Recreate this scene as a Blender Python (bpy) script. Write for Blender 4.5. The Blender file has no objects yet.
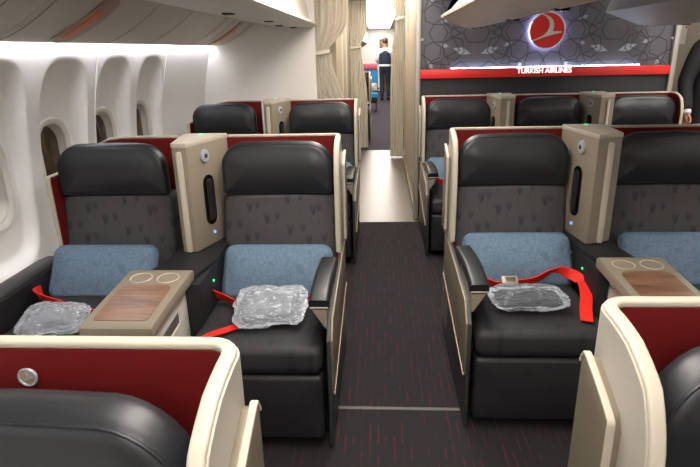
import bpy, bmesh, math, random
from mathutils import Vector, Matrix, noise
random.seed(7)
PI = math.pi
scene = bpy.context.scene
COL = scene.collection

# ------------------------------------------------------------------ materials
def lin(h):
    v = [int(h[i:i+2], 16)/255 for i in (0, 2, 4)]
    return tuple(c/12.92 if c <= .04045 else ((c+.055)/1.055)**2.4 for c in v) + (1,)

class S:                                   # a socket with arithmetic
    nt = None
    def __init__(s, o): s.o = o
    @staticmethod
    def m(op, *a):
        n = S.nt.nodes.new('ShaderNodeMath'); n.operation = op
        for i, x in enumerate(a):
            if isinstance(x, S): S.nt.links.new(x.o, n.inputs[i])
            else: n.inputs[i].default_value = x
        return S(n.outputs[0])
    def __add__(s, b): return S.m('ADD', s, b)
    __radd__ = __add__
    def __sub__(s, b): return S.m('SUBTRACT', s, b)
    def __rsub__(s, b): return S.m('SUBTRACT', b, s)
    def __mul__(s, b): return S.m('MULTIPLY', s, b)
    __rmul__ = __mul__
    def __truediv__(s, b): return S.m('DIVIDE', s, b)
    def __neg__(s): return S.m('MULTIPLY', s, -1)
def sabs(a): return S.m('ABSOLUTE', a)
def smin(a, b): return S.m('MINIMUM', a, b)
def smax(a, b): return S.m('MAXIMUM', a, b)
def sqrt(a): return S.m('SQRT', a)
def floor_(a): return S.m('FLOOR', a)
def fract(a): return S.m('FRACT', a)
def sin_(a): return S.m('SINE', a)
def step_below(a, edge, soft):             # 1 where a < edge
    n = S.nt.nodes.new('ShaderNodeMapRange'); n.interpolation_type = 'SMOOTHSTEP'
    S.nt.links.new(a.o, n.inputs[0])
    n.inputs[1].default_value = edge - soft; n.inputs[2].default_value = edge + soft
    n.inputs[3].default_value = 1; n.inputs[4].default_value = 0
    return S(n.outputs[0])

def base_mat(name):
    m = bpy.data.materials.new(name); m.use_nodes = True
    nt = m.node_tree; S.nt = nt
    b = nt.nodes['Principled BSDF']
    return m, nt, b
def mixcol(nt, fac, a, b):
    n = nt.nodes.new('ShaderNodeMix'); n.data_type = 'RGBA'
    if isinstance(fac, S): nt.links.new(fac.o, n.inputs[0])
    else: n.inputs[0].default_value = fac
    for i, c in ((6, a), (7, b)):
        if isinstance(c, tuple): n.inputs[i].default_value = c
        else: nt.links.new(c, n.inputs[i])
    return n.outputs[2]
def coords(nt, kind='Object'):
    t = nt.nodes.new('ShaderNodeTexCoord')
    return t.outputs[kind]
def xyz(nt, src):
    n = nt.nodes.new('ShaderNodeSeparateXYZ'); nt.links.new(src, n.inputs[0])
    return S(n.outputs[0]), S(n.outputs[1]), S(n.outputs[2])
def noise_tex(nt, vec, scale, detail=3, sc3=None):
    if sc3:
        mp = nt.nodes.new('ShaderNodeMapping'); mp.inputs['Scale'].default_value = sc3
        nt.links.new(vec, mp.inputs[0]); vec = mp.outputs[0]
    n = nt.nodes.new('ShaderNodeTexNoise'); n.inputs['Scale'].default_value = scale; n.inputs['Detail'].default_value = detail
    nt.links.new(vec, n.inputs['Vector'])
    return S(n.outputs[0])
def bump(nt, b, h, strength, dist=.002):
    n = nt.nodes.new('ShaderNodeBump'); n.inputs['Strength'].default_value = strength; n.inputs['Distance'].default_value = dist
    nt.links.new(h.o, n.inputs['Height']); nt.links.new(n.outputs[0], b.inputs['Normal'])

def plain(name, hexc, rough=.5, metal=0, spec=.5, bs=None, bstr=.15, var=.06, coat=0):
    m, nt, b = base_mat(name)
    c = lin(hexc)
    b.inputs['Roughness'].default_value = rough; b.inputs['Metallic'].default_value = metal
    b.inputs['Specular IOR Level'].default_value = spec
    if coat: b.inputs['Coat Weight'].default_value = coat; b.inputs['Coat Roughness'].default_value = .1
    co = coords(nt)
    nz = noise_tex(nt, co, 6)
    dark = tuple(x*(1-var) for x in c[:3]) + (1,); lite = tuple(min(1, x*(1+var)) for x in c[:3]) + (1,)
    nt.links.new(mixcol(nt, nz, dark, lite), b.inputs['Base Color'])
    if bs: bump(nt, b, noise_tex(nt, co, bs, 4), bstr)
    return m
def emit(name, hexc, strength):
    m, nt, b = base_mat(name)
    b.inputs['Base Color'].default_value = lin(hexc)
    b.inputs['Emission Color'].default_value = lin(hexc); b.inputs['Emission Strength'].default_value = strength
    return m

def tulip_fabric(name, axis, c0, c1, rough=.75):
    m, nt, b = base_mat(name)
    co = coords(nt); x, y, z = xyz(nt, co)
    u = x; v = z if axis == 'z' else y
    TW, TH = .105, .15
    def layer(ou, ov, sc):
        uu = (u + ou)/TW; col = floor_(uu)
        vv = (v + ov)/TH + fract(col*.37)
        lu = (fract(uu) - .5)*TW + sin_(floor_(vv)*2.3 + col*1.7)*.014; lv = (fract(vv) - .55)*TH
        d = None
        for px, a in ((0, 0), (-.0085, .22), (.0085, -.22)):
            ca, sa = math.cos(a), math.sin(a)
            p = (lu - px)*ca + lv*sa; q = lv*ca - (lu - px)*sa
            p = p/(.0034*sc); q = q/(.021*sc)
            e = p*p + q*q
            d = e if d is None else smin(d, e)
        bulb = (lu/(.0078*sc)); bq = (lv + .010)/(.010*sc)
        d = smin(d, bulb*bulb + bq*bq)
        head = step_below(d, .9, .25)
        stem = step_below(sabs(lu - sin_(lv*38)*.010), .0013, .0007)*step_below(lv, -.012, .004)
        return smax(head, stem*.6)
    msk = smax(layer(0, 0, 1.3), layer(.052, .083, 1.0)*.85)
    nt.links.new(mixcol(nt, msk*.65, lin(c0), lin(c1)), b.inputs['Base Color'])
    b.inputs['Roughness'].default_value = rough; b.inputs['Specular IOR Level'].default_value = .3
    bump(nt, b, noise_tex(nt, co, 500, 2), .25, .001)
    return m

def pillow_mat():
    m, nt, b = base_mat('blue_pillow_cloth')
    co = coords(nt)
    mp = nt.nodes.new('ShaderNodeMapping'); mp.inputs['Scale'].default_value = (1, 0, 1); nt.links.new(co, mp.inputs[0])
    vo = nt.nodes.new('ShaderNodeTexVoronoi'); vo.feature = 'DISTANCE_TO_EDGE'; vo.inputs['Scale'].default_value = 36
    vo.inputs['Randomness'].default_value = .75
    nt.links.new(mp.outputs[0], vo.inputs['Vector'])
    ln = step_below(S(vo.outputs['Distance']), .045, .03)
    nt.links.new(mixcol(nt, ln*.6, lin('5c7082'), lin('475a6b')), b.inputs['Base Color'])
    b.inputs['Roughness'].default_value = .8; b.inputs['Specular IOR Level'].default_value = .25
    bump(nt, b, noise_tex(nt, co, 350, 2), .2, .001)
    return m

def carpet_mat(name, base, fleck):
    m, nt, b = base_mat(name)
    co = coords(nt)
    f = noise_tex(nt, co, 1, 2, (70, 7, 1))
    x, y, z = xyz(nt, co)
    lines = step_below(sabs(fract(x/.034) - .5), .075, .05)
    msk = lines*(1 - step_below(f, .53, .05))
    g = noise_tex(nt, co, 420, 3)
    c = mixcol(nt, step_below(g, .5, .22), tuple(k*1.9 for k in lin(base)[:3]) + (1,), tuple(k*.5 for k in lin(base)[:3]) + (1,))
    nt.links.new(mixcol(nt, msk*.8, c, lin(fleck)), b.inputs['Base Color'])
    b.inputs['Roughness'].default_value = .95; b.inputs['Specular IOR Level'].default_value = .1
    bump(nt, b, g, .6, .003)
    return m

def wood_mat():
    m, nt, b = base_mat('walnut_veneer')
    co = coords(nt)
    f = noise_tex(nt, co, 1, 5, (9, 90, 9)); f2 = noise_tex(nt, co, 1, 3, (4, 22, 4))
    k = f*.6 + f2*.5
    nt.links.new(mixcol(nt, step_below(k, .55, .22), lin('84644c'), lin('553726')), b.inputs['Base Color'])
    b.inputs['Roughness'].default_value = .28
    return m

def pattern_mat():
    """charcoal panel printed with twelve-fold strapwork"""
    m, nt, b = base_mat('strapwork_panel')
    co = coords(nt); x, y, z = xyz(nt, co)
    x = x - 1.40; z = z - 1.668
    P = 1.16; H = P*math.sqrt(3)
    def cell(ox, oz):
        cx = (fract((x + ox)/P + .5) - .5)*P; cz = (fract((z + oz)/H + .5) - .5)*H
        return cx, cz, cx*cx + cz*cz
    a = cell(0, 0); c = cell(P/2, H/2)
    sel = step_below(a[2] - c[2], 0, .00001)
    cx = a[0]*sel + c[0]*(1 - sel); cz = a[1]*sel + c[1]*(1 - sel)
    r = sqrt(cx*cx + cz*cz); th = S.m('ARCTAN2', cz, cx)
    def fold(N, off=0):
        w = 2*PI/N
        an = sabs((fract((th + off)/w + .5) - .5)*w)
        return r*S.m('COSINE', an), r*S.m('SINE', an)
    def hexd(p, q, R):                      # distance-like measure of a hexagon of radius R about p=q=0
        ap = sabs(p)
        return smax(ap*.866 + q*.5, q) - R
    p, q = fold(10)
    p2, q2 = fold(10, PI/10)
    p5, q5 = fold(5, PI/2)
    def seg(p, q, ang, d, lo, hi):
        v = sabs(p*math.cos(ang) + q*math.sin(ang) - d)
        return v + smax(smax(lo - r, r - hi), 0.0)*1.0
    dd = sabs(hexd(p - .255, q, .070))
    dd = smin(dd, sabs(hexd(p2 - .405, q2, .088)))
    dd = smin(dd, sabs(hexd(p - .560, q, .080)))
    dd = smin(dd, seg(p, q, math.radians(58), .235, .18, .70))
    dd = smin(dd, seg(p, q, math.radians(-30), .310, .30, .60))
    line = step_below(dd, .0042, .0018)
    kite = step_below(sabs(p5 - .485)*.6 + q5*1.5, .048, .003)
    p55, q55 = fold(5, PI/2 + PI/5)
    dia = step_below(sabs(p55 - .60) + q55*1.9, .06, .003)
    p10, q10 = fold(10, PI/10)
    tip = step_below(sabs(p10 - .325)*.9 + q10*1.6, .034, .003)
    light = smax(smax(kite, dia), tip)
    big = noise_tex(nt, co, 1.3, 1)
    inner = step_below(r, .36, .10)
    base = mixcol(nt, step_below(big, .52, .10), lin('4a484d'), lin('2f2e32'))
    base = mixcol(nt, inner*.7, base, lin('5a5760'))  # light around the sign, mixed into the panel colour as a paler centre
    base = mixcol(nt, light*.9, base, lin('85878a'))
    nt.links.new(mixcol(nt, line*.85, base, lin('17171a')), b.inputs['Base Color'])
    b.inputs['Roughness'].default_value = .32
    return m

def plastic_mat(off=.26, name='clear_plastic_film'):
    m, nt, b = base_mat(name)
    co = coords(nt)
    tr = nt.nodes.new('ShaderNodeBsdfTransparent'); tr.inputs[0].default_value = (.92, .93, .95, 1)
    b.inputs['Base Color'].default_value = lin('c4c9cf'); b.inputs['Roughness'].default_value = .14
    b.inputs['Specular IOR Level'].default_value = 1
    bump(nt, b, noise_tex(nt, co, 60, 3), .5, .004)
    fr = nt.nodes.new('ShaderNodeFresnel'); fr.inputs[0].default_value = 1.5
    nt.links.new(b.inputs['Normal'].links[0].from_socket, fr.inputs['Normal'])
    mx = nt.nodes.new('ShaderNodeMixShader')
    fac = S(fr.outputs[0])*1.0 + off
    nt.links.new(fac.o, mx.inputs[0]); nt.links.new(tr.outputs[0], mx.inputs[1]); nt.links.new(b.outputs[0], mx.inputs[2])
    nt.links.new(mx.outputs[0], nt.nodes['Material Output'].inputs[0])
    return m

M = {}
M['leather'] = plain('charcoal_leather', '1b1d20', .40, spec=.5, bs=140, bstr=.12)
M['fabric_v'] = tulip_fabric('tulip_fabric_upright', 'z', '403f40', '1f1f21')
M['fabric_h'] = tulip_fabric('tulip_fabric_flat', 'y', '2a2a2c', '171719', .55)
M['legcover'] = tulip_fabric('leg_rest_cover', 'z', '202022', '171719', .5)
M['dark'] = plain('black_moulding', '1c1c1e', .45, spec=.35)
M['darkgrey'] = plain('charcoal_moulding', '2e2d2c', .5)
M['red'] = plain('dark_red_lining', '63100f', .7, spec=.2, bs=300, bstr=.15)
M['cream'] = plain('cream_trim', 'b0a898', .4, spec=.4)
M['shell'] = plain('warm_white_shell', 'a6a095', .42, spec=.4)
M['champagne'] = plain('champagne_panel', '746b5a', .38, metal=.25)
M['beige'] = plain('beige_plastic', '7d7364', .42, spec=.4)
M['beige_l'] = plain('pale_beige_plastic', 'a79e90', .42, spec=.4)
M['white'] = plain('white_plastic', 'b9b5ad', .4)
M['wood'] = wood_mat()
M['pillow'] = pillow_mat()
M['belt'] = plain('red_webbing', 'd6281c', .6, spec=.3, bs=250)
M['buckle'] = plain('tan_metal_buckle', 'b8ad9a', .3, metal=.6)
M['plastic'] = plastic_mat()
M['plastic_d'] = plastic_mat(.07, 'thin_clear_film')
M['contents'] = plain('grey_blanket', '74787f', .8, bs=40, bstr=.4, var=.3)
M['contents_d'] = plain('dark_grey_headset_cloth', '2c3038', .7, bs=40, bstr=.4, var=.3)
M['gloss'] = plain('gloss_black', '08080a', .12)
M['chrome'] = plain('satin_steel', 'a8a6a2', .25, metal=.9)
M['silver'] = plain('pale_grey_disc', 'a9b0b6', .3, metal=.3)
M['green'] = emit('green_led', '3dff8a', 1.6)
M['blue'] = emit('blue_led', '4a78ff', 3)
M['wallw'] = plain('sidewall_white', 'eeece9', .5, spec=.3, var=.02)
M['frame'] = plain('window_frame_white', 'd9d4ca', .45, var=.02)
M['pane'] = plain('night_window_pane', '4c3820', .06, spec=.8, var=.6)  # amber tone stands in for the cabin reflected in dark glass
M['bulk'] = plain('bulkhead_white', 'dedad4', .5, spec=.3, var=.02)
M['bin'] = plain('grey_bin_panel', 'bfb9af', .45, spec=.35, bs=None, var=.04)
M['soffit'] = plain('pale_bin_panel', 'c4beb3', .4, var=.03)
M['binR1'] = plain('warm_lit_bin_underside', 'd2c6b0', .42, var=.03)  # warm light on this underside is put into its colour
M['binR2'] = plain('cool_lit_bin_underside', 'c3cac8', .42, var=.03)  # mirrored bin, cooler light put into its base colour
M['orange'] = plain('orange_glow_paint', 'd8703c', .4)  # colour of the reflected glow under the window-side bins
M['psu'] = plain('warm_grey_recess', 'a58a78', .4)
M['carpet'] = carpet_mat('dark_carpet', '232223', '52232b')
M['carpet2'] = carpet_mat('far_carpet', '39353b', '50303c')
M['galleyfloor'] = plain('beige_vinyl', '544b42', .38, var=.12)
M['seam'] = plain('grey_seam_strip', '4a4844', .6)
M['pattern'] = pattern_mat()
M['stripe'] = plain('bright_red_band', 'c81d18', .4)
M['black'] = plain('black_panel', '26262a', .5)
M['post'] = plain('grey_aluminium_post', '9a958c', .4, metal=.3)
M['curtain'] = plain('beige_curtain_cloth', 'd8d2c6', .85, spec=.1, bs=200, bstr=.3)
M['galley'] = plain('galley_beige', 'a69c8b', .5)
M['ceil'] = plain('ceiling_white', 'd8d6d2', .6)
M['lamp'] = emit('warm_ceiling_lamp', 'fff8f0', 13)
M['lampfar'] = emit('bright_ceiling_lamp', 'fff8ee', 13)
M['lampgal'] = emit('galley_ceiling_lamp', 'fff3e2', 9)
M['cove'] = emit('cool_cove_lamp', 'f4f6ff', 22)
M['bar'] = emit('blue_white_bar', 'cfe2ff', 24)
M['halo'] = emit('halo_ring', 'b9c4ff', 22)
M['letter'] = emit('lit_letters', 'ffffff', 1.1)
M['logored'] = plain('logo_red', 'd0201c', .4)
M['logogrey'] = plain('logo_pale_grey', 'c9c5c0', .4)
M['ecoblue'] = plain('turquoise_seat_cloth', '2f7fae', .8)
M['pink'] = plain('pink_headrest_cloth', 'b65668', .8)
M['skin'] = plain('skin', 'b98468', .5, var=.05)
M['hair'] = plain('dark_brown_hair', '3a2418', .6)
M['suit'] = plain('black_suit_cloth', '18171a', .8, bs=200)
M['navy'] = plain('navy_cloth', '1b2433', .8)
M['shirt'] = plain('white_shirt_cloth', 'dadce0', .8)
M['browndoor'] = plain('brown_door', '6c5238', .5)
M['tealbin'] = plain('teal_bin', '5a7f8e', .5)

# ------------------------------------------------------------------ mesh helpers
def obj(name, bm, mat, parent=None, ang=40, mods=None):
    me = bpy.data.meshes.new(name)
    bmesh.ops.recalc_face_normals(bm, faces=bm.faces[:])
    bm.to_mesh(me); bm.free()
    for p in me.polygons: p.use_smooth = True
    me.set_sharp_from_angle(angle=math.radians(ang))
    me.materials.append(M[mat] if isinstance(mat, str) else mat)
    o = bpy.data.objects.new(name, me); COL.objects.link(o)
    if parent: o.parent = parent
    return o
def tag(o, label=None, cat=None, group=None, kind=None):
    if label: o['label'] = label
    if cat: o['category'] = cat
    if group: o['group'] = group
    if kind: o['kind'] = kind
    return o
def thing(name, label, cat, loc=(0, 0, 0), rz=0, group=None):
    o = bpy.data.objects.new(name, None); COL.objects.link(o)
    o.location = loc; o.rotation_euler = (0, 0, rz); o.empty_display_size = .1
    return tag(o, label, cat, group)
def struct(name, bm, mat, parent=None, ang=40):
    o = obj(name, bm, mat, parent, ang)
    if not parent: o['kind'] = 'structure'
    return o
def dup(root, loc, rz=0, label=None, group=None):
    r = root.copy(); COL.objects.link(r); r.location = loc; r.rotation_euler = (0, 0, rz)
    if label: r['label'] = label
    if group: r['group'] = group
    for ch in list(root.children):
        c = ch.copy(); COL.objects.link(c); c.parent = r
        for g in list(ch.children):
            d = g.copy(); COL.objects.link(d); d.parent = c
    return r
def merge(bm, tmp, mtx=None):
    me = bpy.data.meshes.new('t')
    if mtx: bmesh.ops.transform(tmp, matrix=mtx, verts=tmp.verts[:])
    tmp.to_mesh(me); tmp.free(); bm.from_mesh(me); bpy.data.meshes.remove(me)
def box(bm, x0, x1, y0, y1, z0, z1, bev=0, seg=2, mtx=None):
    t = bmesh.new(); bmesh.ops.create_cube(t, size=1)
    for v in t.verts:
        v.co = Vector((x0 + (v.co.x+.5)*(x1-x0), y0 + (v.co.y+.5)*(y1-y0), z0 + (v.co.z+.5)*(z1-z0)))
    if bev: bmesh.ops.bevel(t, geom=t.edges[:], offset=bev, segments=seg, affect='EDGES', profile=.6)
    merge(bm, t, mtx); return bm
def B(*a, **k): return box(bmesh.new(), *a, **k)
def prism(bm, pts, axis, a0, a1, bev=0, seg=2):
    """polygon in the plane across axis ('x': pts are (y,z); 'y': (x,z); 'z': (x,y)) pushed from a0 to a1"""
    t = bmesh.new()
    def P(p, a):
        return {'x': (a, p[0], p[1]), 'y': (p[0], a, p[1]), 'z': (p[0], p[1], a)}[axis]
    lo = [t.verts.new(P(p, a0)) for p in pts]; hi = [t.verts.new(P(p, a1)) for p in pts]
    t.faces.new(lo); t.faces.new(hi[::-1])
    n = len(pts)
    for i in range(n): t.faces.new((lo[i], hi[i], hi[(i+1) % n], lo[(i+1) % n]))
    bmesh.ops.recalc_face_normals(t, faces=t.faces[:])
    if bev: bmesh.ops.bevel(t, geom=[e for e in t.edges if e.calc_face_angle(0) > .5], offset=bev, segments=seg, affect='EDGES', profile=.6)
    merge(bm, t); return bm
def rr(w, h, rt, rb, ins, n=8, side=5):
    W, H = w/2 - ins, h/2 - ins
    pts = []
    for cx, cz, a0, r in ((1, 1, 0, rt), (-1, 1, 90, rt), (-1, -1, 180, rb), (1, -1, 270, rb)):
        r = max(min(r - ins, W*.98, H*.98), min(W, H)*.12, .0008)
        arc = []
        for k in range(n+1):
            a = math.radians(a0 + 90*k/n)
            arc.append((cx*(W - r) + r*math.cos(a), cz*(H - r) + r*math.sin(a)))
        pts.append(arc)
    out = []
    for i in range(4):
        a, b = pts[i], pts[(i+1) % 4]
        out += a
        for k in range(1, side): out.append((a[-1][0] + (b[0][0]-a[-1][0])*k/side, a[-1][1] + (b[0][1]-a[-1][1])*k/side))
    return out
def pad(bm, w, h, d, rt, rb, e=.03, bulge=.02, mtx=None, f=None, back=None, rings=5):
    """upholstered pad in the XZ plane, front towards -Y, back at y=0"""
    t = bmesh.new(); prof = [(e*.5, 0), (e*.15, -e*.15), (0, -min(e, d*.4))]
    for k in range(0, 7):
        a = PI/2*k/6
        prof.append((e*(1 - math.cos(a)), -(d - e) - e*math.sin(a)))
    m = min(w, h)/2*.97
    for k in range(1, rings+1):
        s = k/rings
        prof.append((e + (m-e)*s, -d - bulge*(1-(1-s)**2)))
    loops = []
    for ins, y in prof:
        loops.append([t.verts.new((p[0], y, p[1])) for p in rr(w, h, rt, rb, ins)])
    for a, b in zip(loops, loops[1:]):
        for i in range(len(a)): t.faces.new((a[i], a[(i+1) % len(a)], b[(i+1) % len(a)], b[i]))
    t.faces.new(loops[0][::-1]); t.faces.new(loops[-1])
    if f:
        for v in t.verts: v.co = Vector(f(v.co))
    merge(bm, t, mtx); return bm
def frames(path, up):
    out = []
    for i, p in enumerate(path):
        a = path[max(i-1, 0)]; b = path[min(i+1, len(path)-1)]
        tg = (b - a).normalized(); u = up[i] if isinstance(up, list) else up
        s = tg.cross(u)
        s = s.normalized() if s.length > 1e-6 else Vector((1, 0, 0))
        out.append((p, s, s.cross(tg).normalized()))
    return out
def sweep(bm, path, prof, up=Vector((0, 0, 1)), closed=False, cap=True):
    path = [Vector(p) for p in path]; fr = frames(path, up); t = bmesh.new()
    if closed:
        n = len(path); fr = []
        for i, p in enumerate(path):
            tg = (path[(i+1) % n] - path[i-1]).normalized(); s = tg.cross(up).normalized(); fr.append((p, s, s.cross(tg)))
    L = [[t.verts.new(p + s*a + u*b) for a, b in prof] for p, s, u in fr]
    seq = list(zip(L, L[1:])) + ([(L[-1], L[0])] if closed else [])
    for a, b in seq:
        for i in range(len(prof)): t.faces.new((a[i], a[(i+1) % len(prof)], b[(i+1) % len(prof)], b[i]))
    if cap and not closed: t.faces.new(L[0]); t.faces.new(L[-1][::-1])
    merge(bm, t); return bm
def circ(r, n=10, k=1): return [(r*math.cos(2*PI*i/n), r*k*math.sin(2*PI*i/n)) for i in range(n)]
def rrp(w, h, r, n=4): return rr(w, h, r, r, 0, n, 1)
def cyl(bm, c, r, h, axis='z', n=24, bev=0, r2=None):
    t = bmesh.new(); bmesh.ops.create_cone(t, cap_ends=True, segments=n, radius1=r, radius2=r if r2 is None else r2, depth=h)
    if bev: bmesh.ops.bevel(t, geom=[e for e in t.edges if e.calc_face_angle(0) > .8], offset=bev, segments=2, affect='EDGES')
    R = {'z': Matrix(), 'x': Matrix.Rotation(PI/2, 4, 'Y'), 'y': Matrix.Rotation(PI/2, 4, 'X')}[axis]
    merge(bm, t, Matrix.Translation(c) @ R); return bm
def smooth_path(pts, n=8):
    pts = [Vector(p) for p in pts]; out = []
    for i in range(len(pts)-1):
        p0, p1, p2, p3 = pts[max(i-1, 0)], pts[i], pts[i+1], pts[min(i+2, len(pts)-1)]
        for k in range(n):
            t = k/n
            out.append(.5*((2*p1) + (p2-p0)*t + (2*p0-5*p1+4*p2-p3)*t*t + (3*p1-p0-3*p2+p3)*t**3))
    return out + [pts[-1]]

# ------------------------------------------------------------------ camera
F = 545.; VP = (381., 49.); ROLL = math.radians(1.3); CZ = 1.55
f = Vector(((VP[0]-350)/F, (VP[1]-233.5)/F, 1)).normalized()
hd = Vector((math.cos(ROLL), -math.sin(ROLL), 0))
Xc = (hd - f*hd.dot(f)).normalized(); Zc = Xc.cross(f)
if Zc.y > 0: Zc = -Zc
Rw = Matrix((Xc, f, Zc))                       # camera coords (x right, y down, z forward) -> world
rt, up, bk = Rw @ Vector((1, 0, 0)), Rw @ Vector((0, -1, 0)), Rw @ Vector((0, 0, -1))
cd = bpy.data.cameras.new('camera'); cam = bpy.data.objects.new('camera', cd); COL.objects.link(cam)
cd.sensor_width = 36; cd.lens = F/700*36; cd.clip_start = .02
mw = Matrix((rt, up, bk)).transposed().to_4x4(); mw.translation = (0, 0, CZ)
cam.matrix_world = mw; scene.camera = cam

# ------------------------------------------------------------------ setting
WX = lambda z: -1.752 + .18*(z-.75)**2 if z > .75 else -1.752 + .25*(.75-z)**2     # left sidewall profile
WC = [2.915 + .572*k for k in (-2, -1, 0, 1, 2)]                                    # window centres along the cabin
ZC = 1.0; RW, RH, XF = .235, .49, -1.808
def recess(y, z):
    d = 0
    for c in WC:
        q = ((abs(y-c)/RW)**3.5 + (abs(z-1.055)/RH)**4)**.27
        if q < 1:
            e = min(1, (1-q)/.13); e = e*e*(3-2*e)
            t = min(1, max(0, (z-1.20)/.34)); fl = (WX(z) - XF)*(1-t) + .030*t
            d = max(d, fl*e)
    return d
def rbox(y, z, a=.139, b=.220, r=.12):
    u, v = abs(y) - a + r, abs(z) - b + r
    return math.hypot(max(u, 0), max(v, 0)) + min(max(u, v), 0) - r
bm = bmesh.new()
ny, nz = 360, 130
ys = [1.0 + 4.42*i/ny for i in range(ny+1)]; zs = [0.0 + 1.66*j/nz for j in range(nz+1)]
grid = [[bm.verts.new((WX(z) - recess(y, z), y, z)) for z in zs] for y in ys]
for i in range(ny):
    for j in range(nz):
        yc, zc = (ys[i]+ys[i+1])/2, (zs[j]+zs[j+1])/2
        if any(rbox(yc-c, zc-ZC) < 0 for c in WC): continue
        bm.faces.new((grid[i][j], grid[i+1][j], grid[i+1][j+1], grid[i][j+1]))
bm.normal_update()
struct('wall_left', bm, 'wallw', ang=60)
bm = bmesh.new()                                # the wall nearer than the row in front
for a, b in ((-2.6, 1.0),):
    vs = [[bm.verts.new((WX(z), y, z)) for z in (0, .2, .4, .6, .75, .95, 1.15, 1.4, 1.66)] for y in (a, b)]
    for j in range(8): bm.faces.new((vs[0][j], vs[1][j], vs[1][j+1], vs[0][j+1]))
struct('wall_left_front', bm, 'wallw')
for k, c in enumerate(WC):
    w = bpy.data.objects.new('window_%d' % (k+1), None); COL.objects.link(w); w['kind'] = 'structure'
    x = XF
    w.location = (x, c, ZC)
    ring = [(0.0, p[0], p[1]) for p in rr(.278, .440, .12, .12, 0, 8, 3)]
    fm = sweep(bmesh.new(), ring, [(-.019, -.012), (.014, -.012), (.019, .0), (.012, .014), (-.008, .012), (-.019, .004)], up=Vector((1, 0, 0)), closed=True)
    obj('frame', fm, 'frame', w)
    ins = bmesh.new(); a = [ins.verts.new((.004, p[0], p[1])) for p in rr(.256, .418, .112, .112, 0, 8, 3)]
    b = [ins.verts.new((-.045, p[0], p[1])) for p in rr(.225, .37, .10, .10, 0, 8, 3)]
    for i in range(len(a)): ins.faces.new((a[i], a[(i+1) % len(a)], b[(i+1) % len(a)], b[i]))
    obj('reveal', ins, 'frame', w)
    pn = bmesh.new(); n0 = [pn.verts.new((-.042, p[0], p[1])) for p in rr(.24, .385, .1, .1, 0, 8, 3)]; n1 = [pn.verts.new((-.05, p[0], p[1])) for p in rr(.24, .385, .1, .1, 0, 8, 3)]
    pn.faces.new(n0); pn.faces.new(n1[::-1])
    for i in range(len(n0)): pn.faces.new((n0[i], n1[i], n1[(i+1) % len(n0)], n0[(i+1) % len(n0)]))
    obj('pane', pn, 'pane', w)
for k, y in enumerate((3.235, 4.305)):
    bm = sweep(bmesh.new(), [(WX(z)+.001, y, z) for z in [.1*i for i in range(1, 17)]], rrp(.008, .005, .002), up=Vector((0, 1, 0)))
    struct('trim_%d' % (k+1), bm, 'frame')

def floor_(name, x0, x1, y0, y1, mat, z=0):
    return struct(name, B(x0, x1, y0, y1, z-.04, z), mat)
floor_('floor', -1.8, 4.6, -2.6, 4.93, 'carpet')
floor_('floor_galley', -1.8, 4.6, 4.93, 8.8, 'galleyfloor')
floor_('floor_far', -1.8, 4.6, 8.8, 22.0, 'carpet2')
struct('trim_3', B(-.24, .36, 2.088, 2.108, 0, .003), 'seam')
struct('ceiling', B(-1.8, 4.6, -2.6, 5.05, 2.28, 2.32), 'ceil')
struct('ceiling_far', B(-1.8, 4.6, 5.05, 22.0, 2.30, 2.34), 'ceil')
struct('wall_front', B(-1.8, 4.6, -2.66, -2.6, 0, 2.3), 'bulk')
struct('wall_right', B(4.6, 4.66, -2.6, 22.0, 0, 2.3), 'wallw')
struct('wall_left_far', B(-1.86, -1.76, 5.5, 22.0, 0, 2.3), 'wallw')
struct('wall_far', B(-1.8, 4.6, 22.0, 22.06, 0, 2.3), 'ceil')
# white bulkhead behind the left block and the galley side beyond it
bm = bmesh.new(); prism(bm, [(WX(z)-.02, z) for z in (0, .3, .6, .9, 1.2, 1.5, 1.66)] + [(-1.6, 2.28), (-.62, 2.28), (-.62, 0)], 'y', 5.40, 5.46)
struct('wall_bulkhead', bm, 'bulk')
struct('wall_galley_left', B(-1.7, -.47, 6.0, 8.75, 0, 2.3), 'galley')
struct('trim_4', B(-.475, -.462, 6.9, 6.93, 0, 2.2), 'frame')
struct('trim_5', B(-.475, -.462, 7.7, 7.73, 0, 2.2), 'frame')
# patterned divider wall of the middle block: one panel, dark lower panel, end posts
struct('wall_middle', B(.33, 2.475, 5.05, 8.0, 0, 2.28), 'galley')
o = obj('patterned_panel', B(.345, 2.465, 5.035, 5.05, 1.36, 2.27), 'pattern'); o['kind'] = 'structure'; o.name = 'wall_panel_upper'
struct('wall_panel_lower', B(.345, 2.465, 5.035, 5.05, .02, 1.30), 'black')
struct('trim_6', B(.30, .345, 5.0, 5.06, 0, 2.28, .012), 'post')
struct('trim_7', B(2.465, 2.51, 5.0, 5.06, 0, 2.28, .012), 'post')
struct('trim_8', B(.345, 2.465, 4.99, 5.05, 1.295, 1.368, .004), 'stripe')
o = tag(obj('door_rail', B(.318, .332, 5.35, 5.42, .15, 2.0, .004), 'beige_l'), kind='structure'); o.name = 'trim_9'
struct('trim_10', B(.318, .332, 7.0, 7.07, .15, 2.0, .004), 'beige_l')
struct('trim_11', B(.312, .332, 5.1, 7.9, .0, .08, .004), 'champagne')

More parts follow.
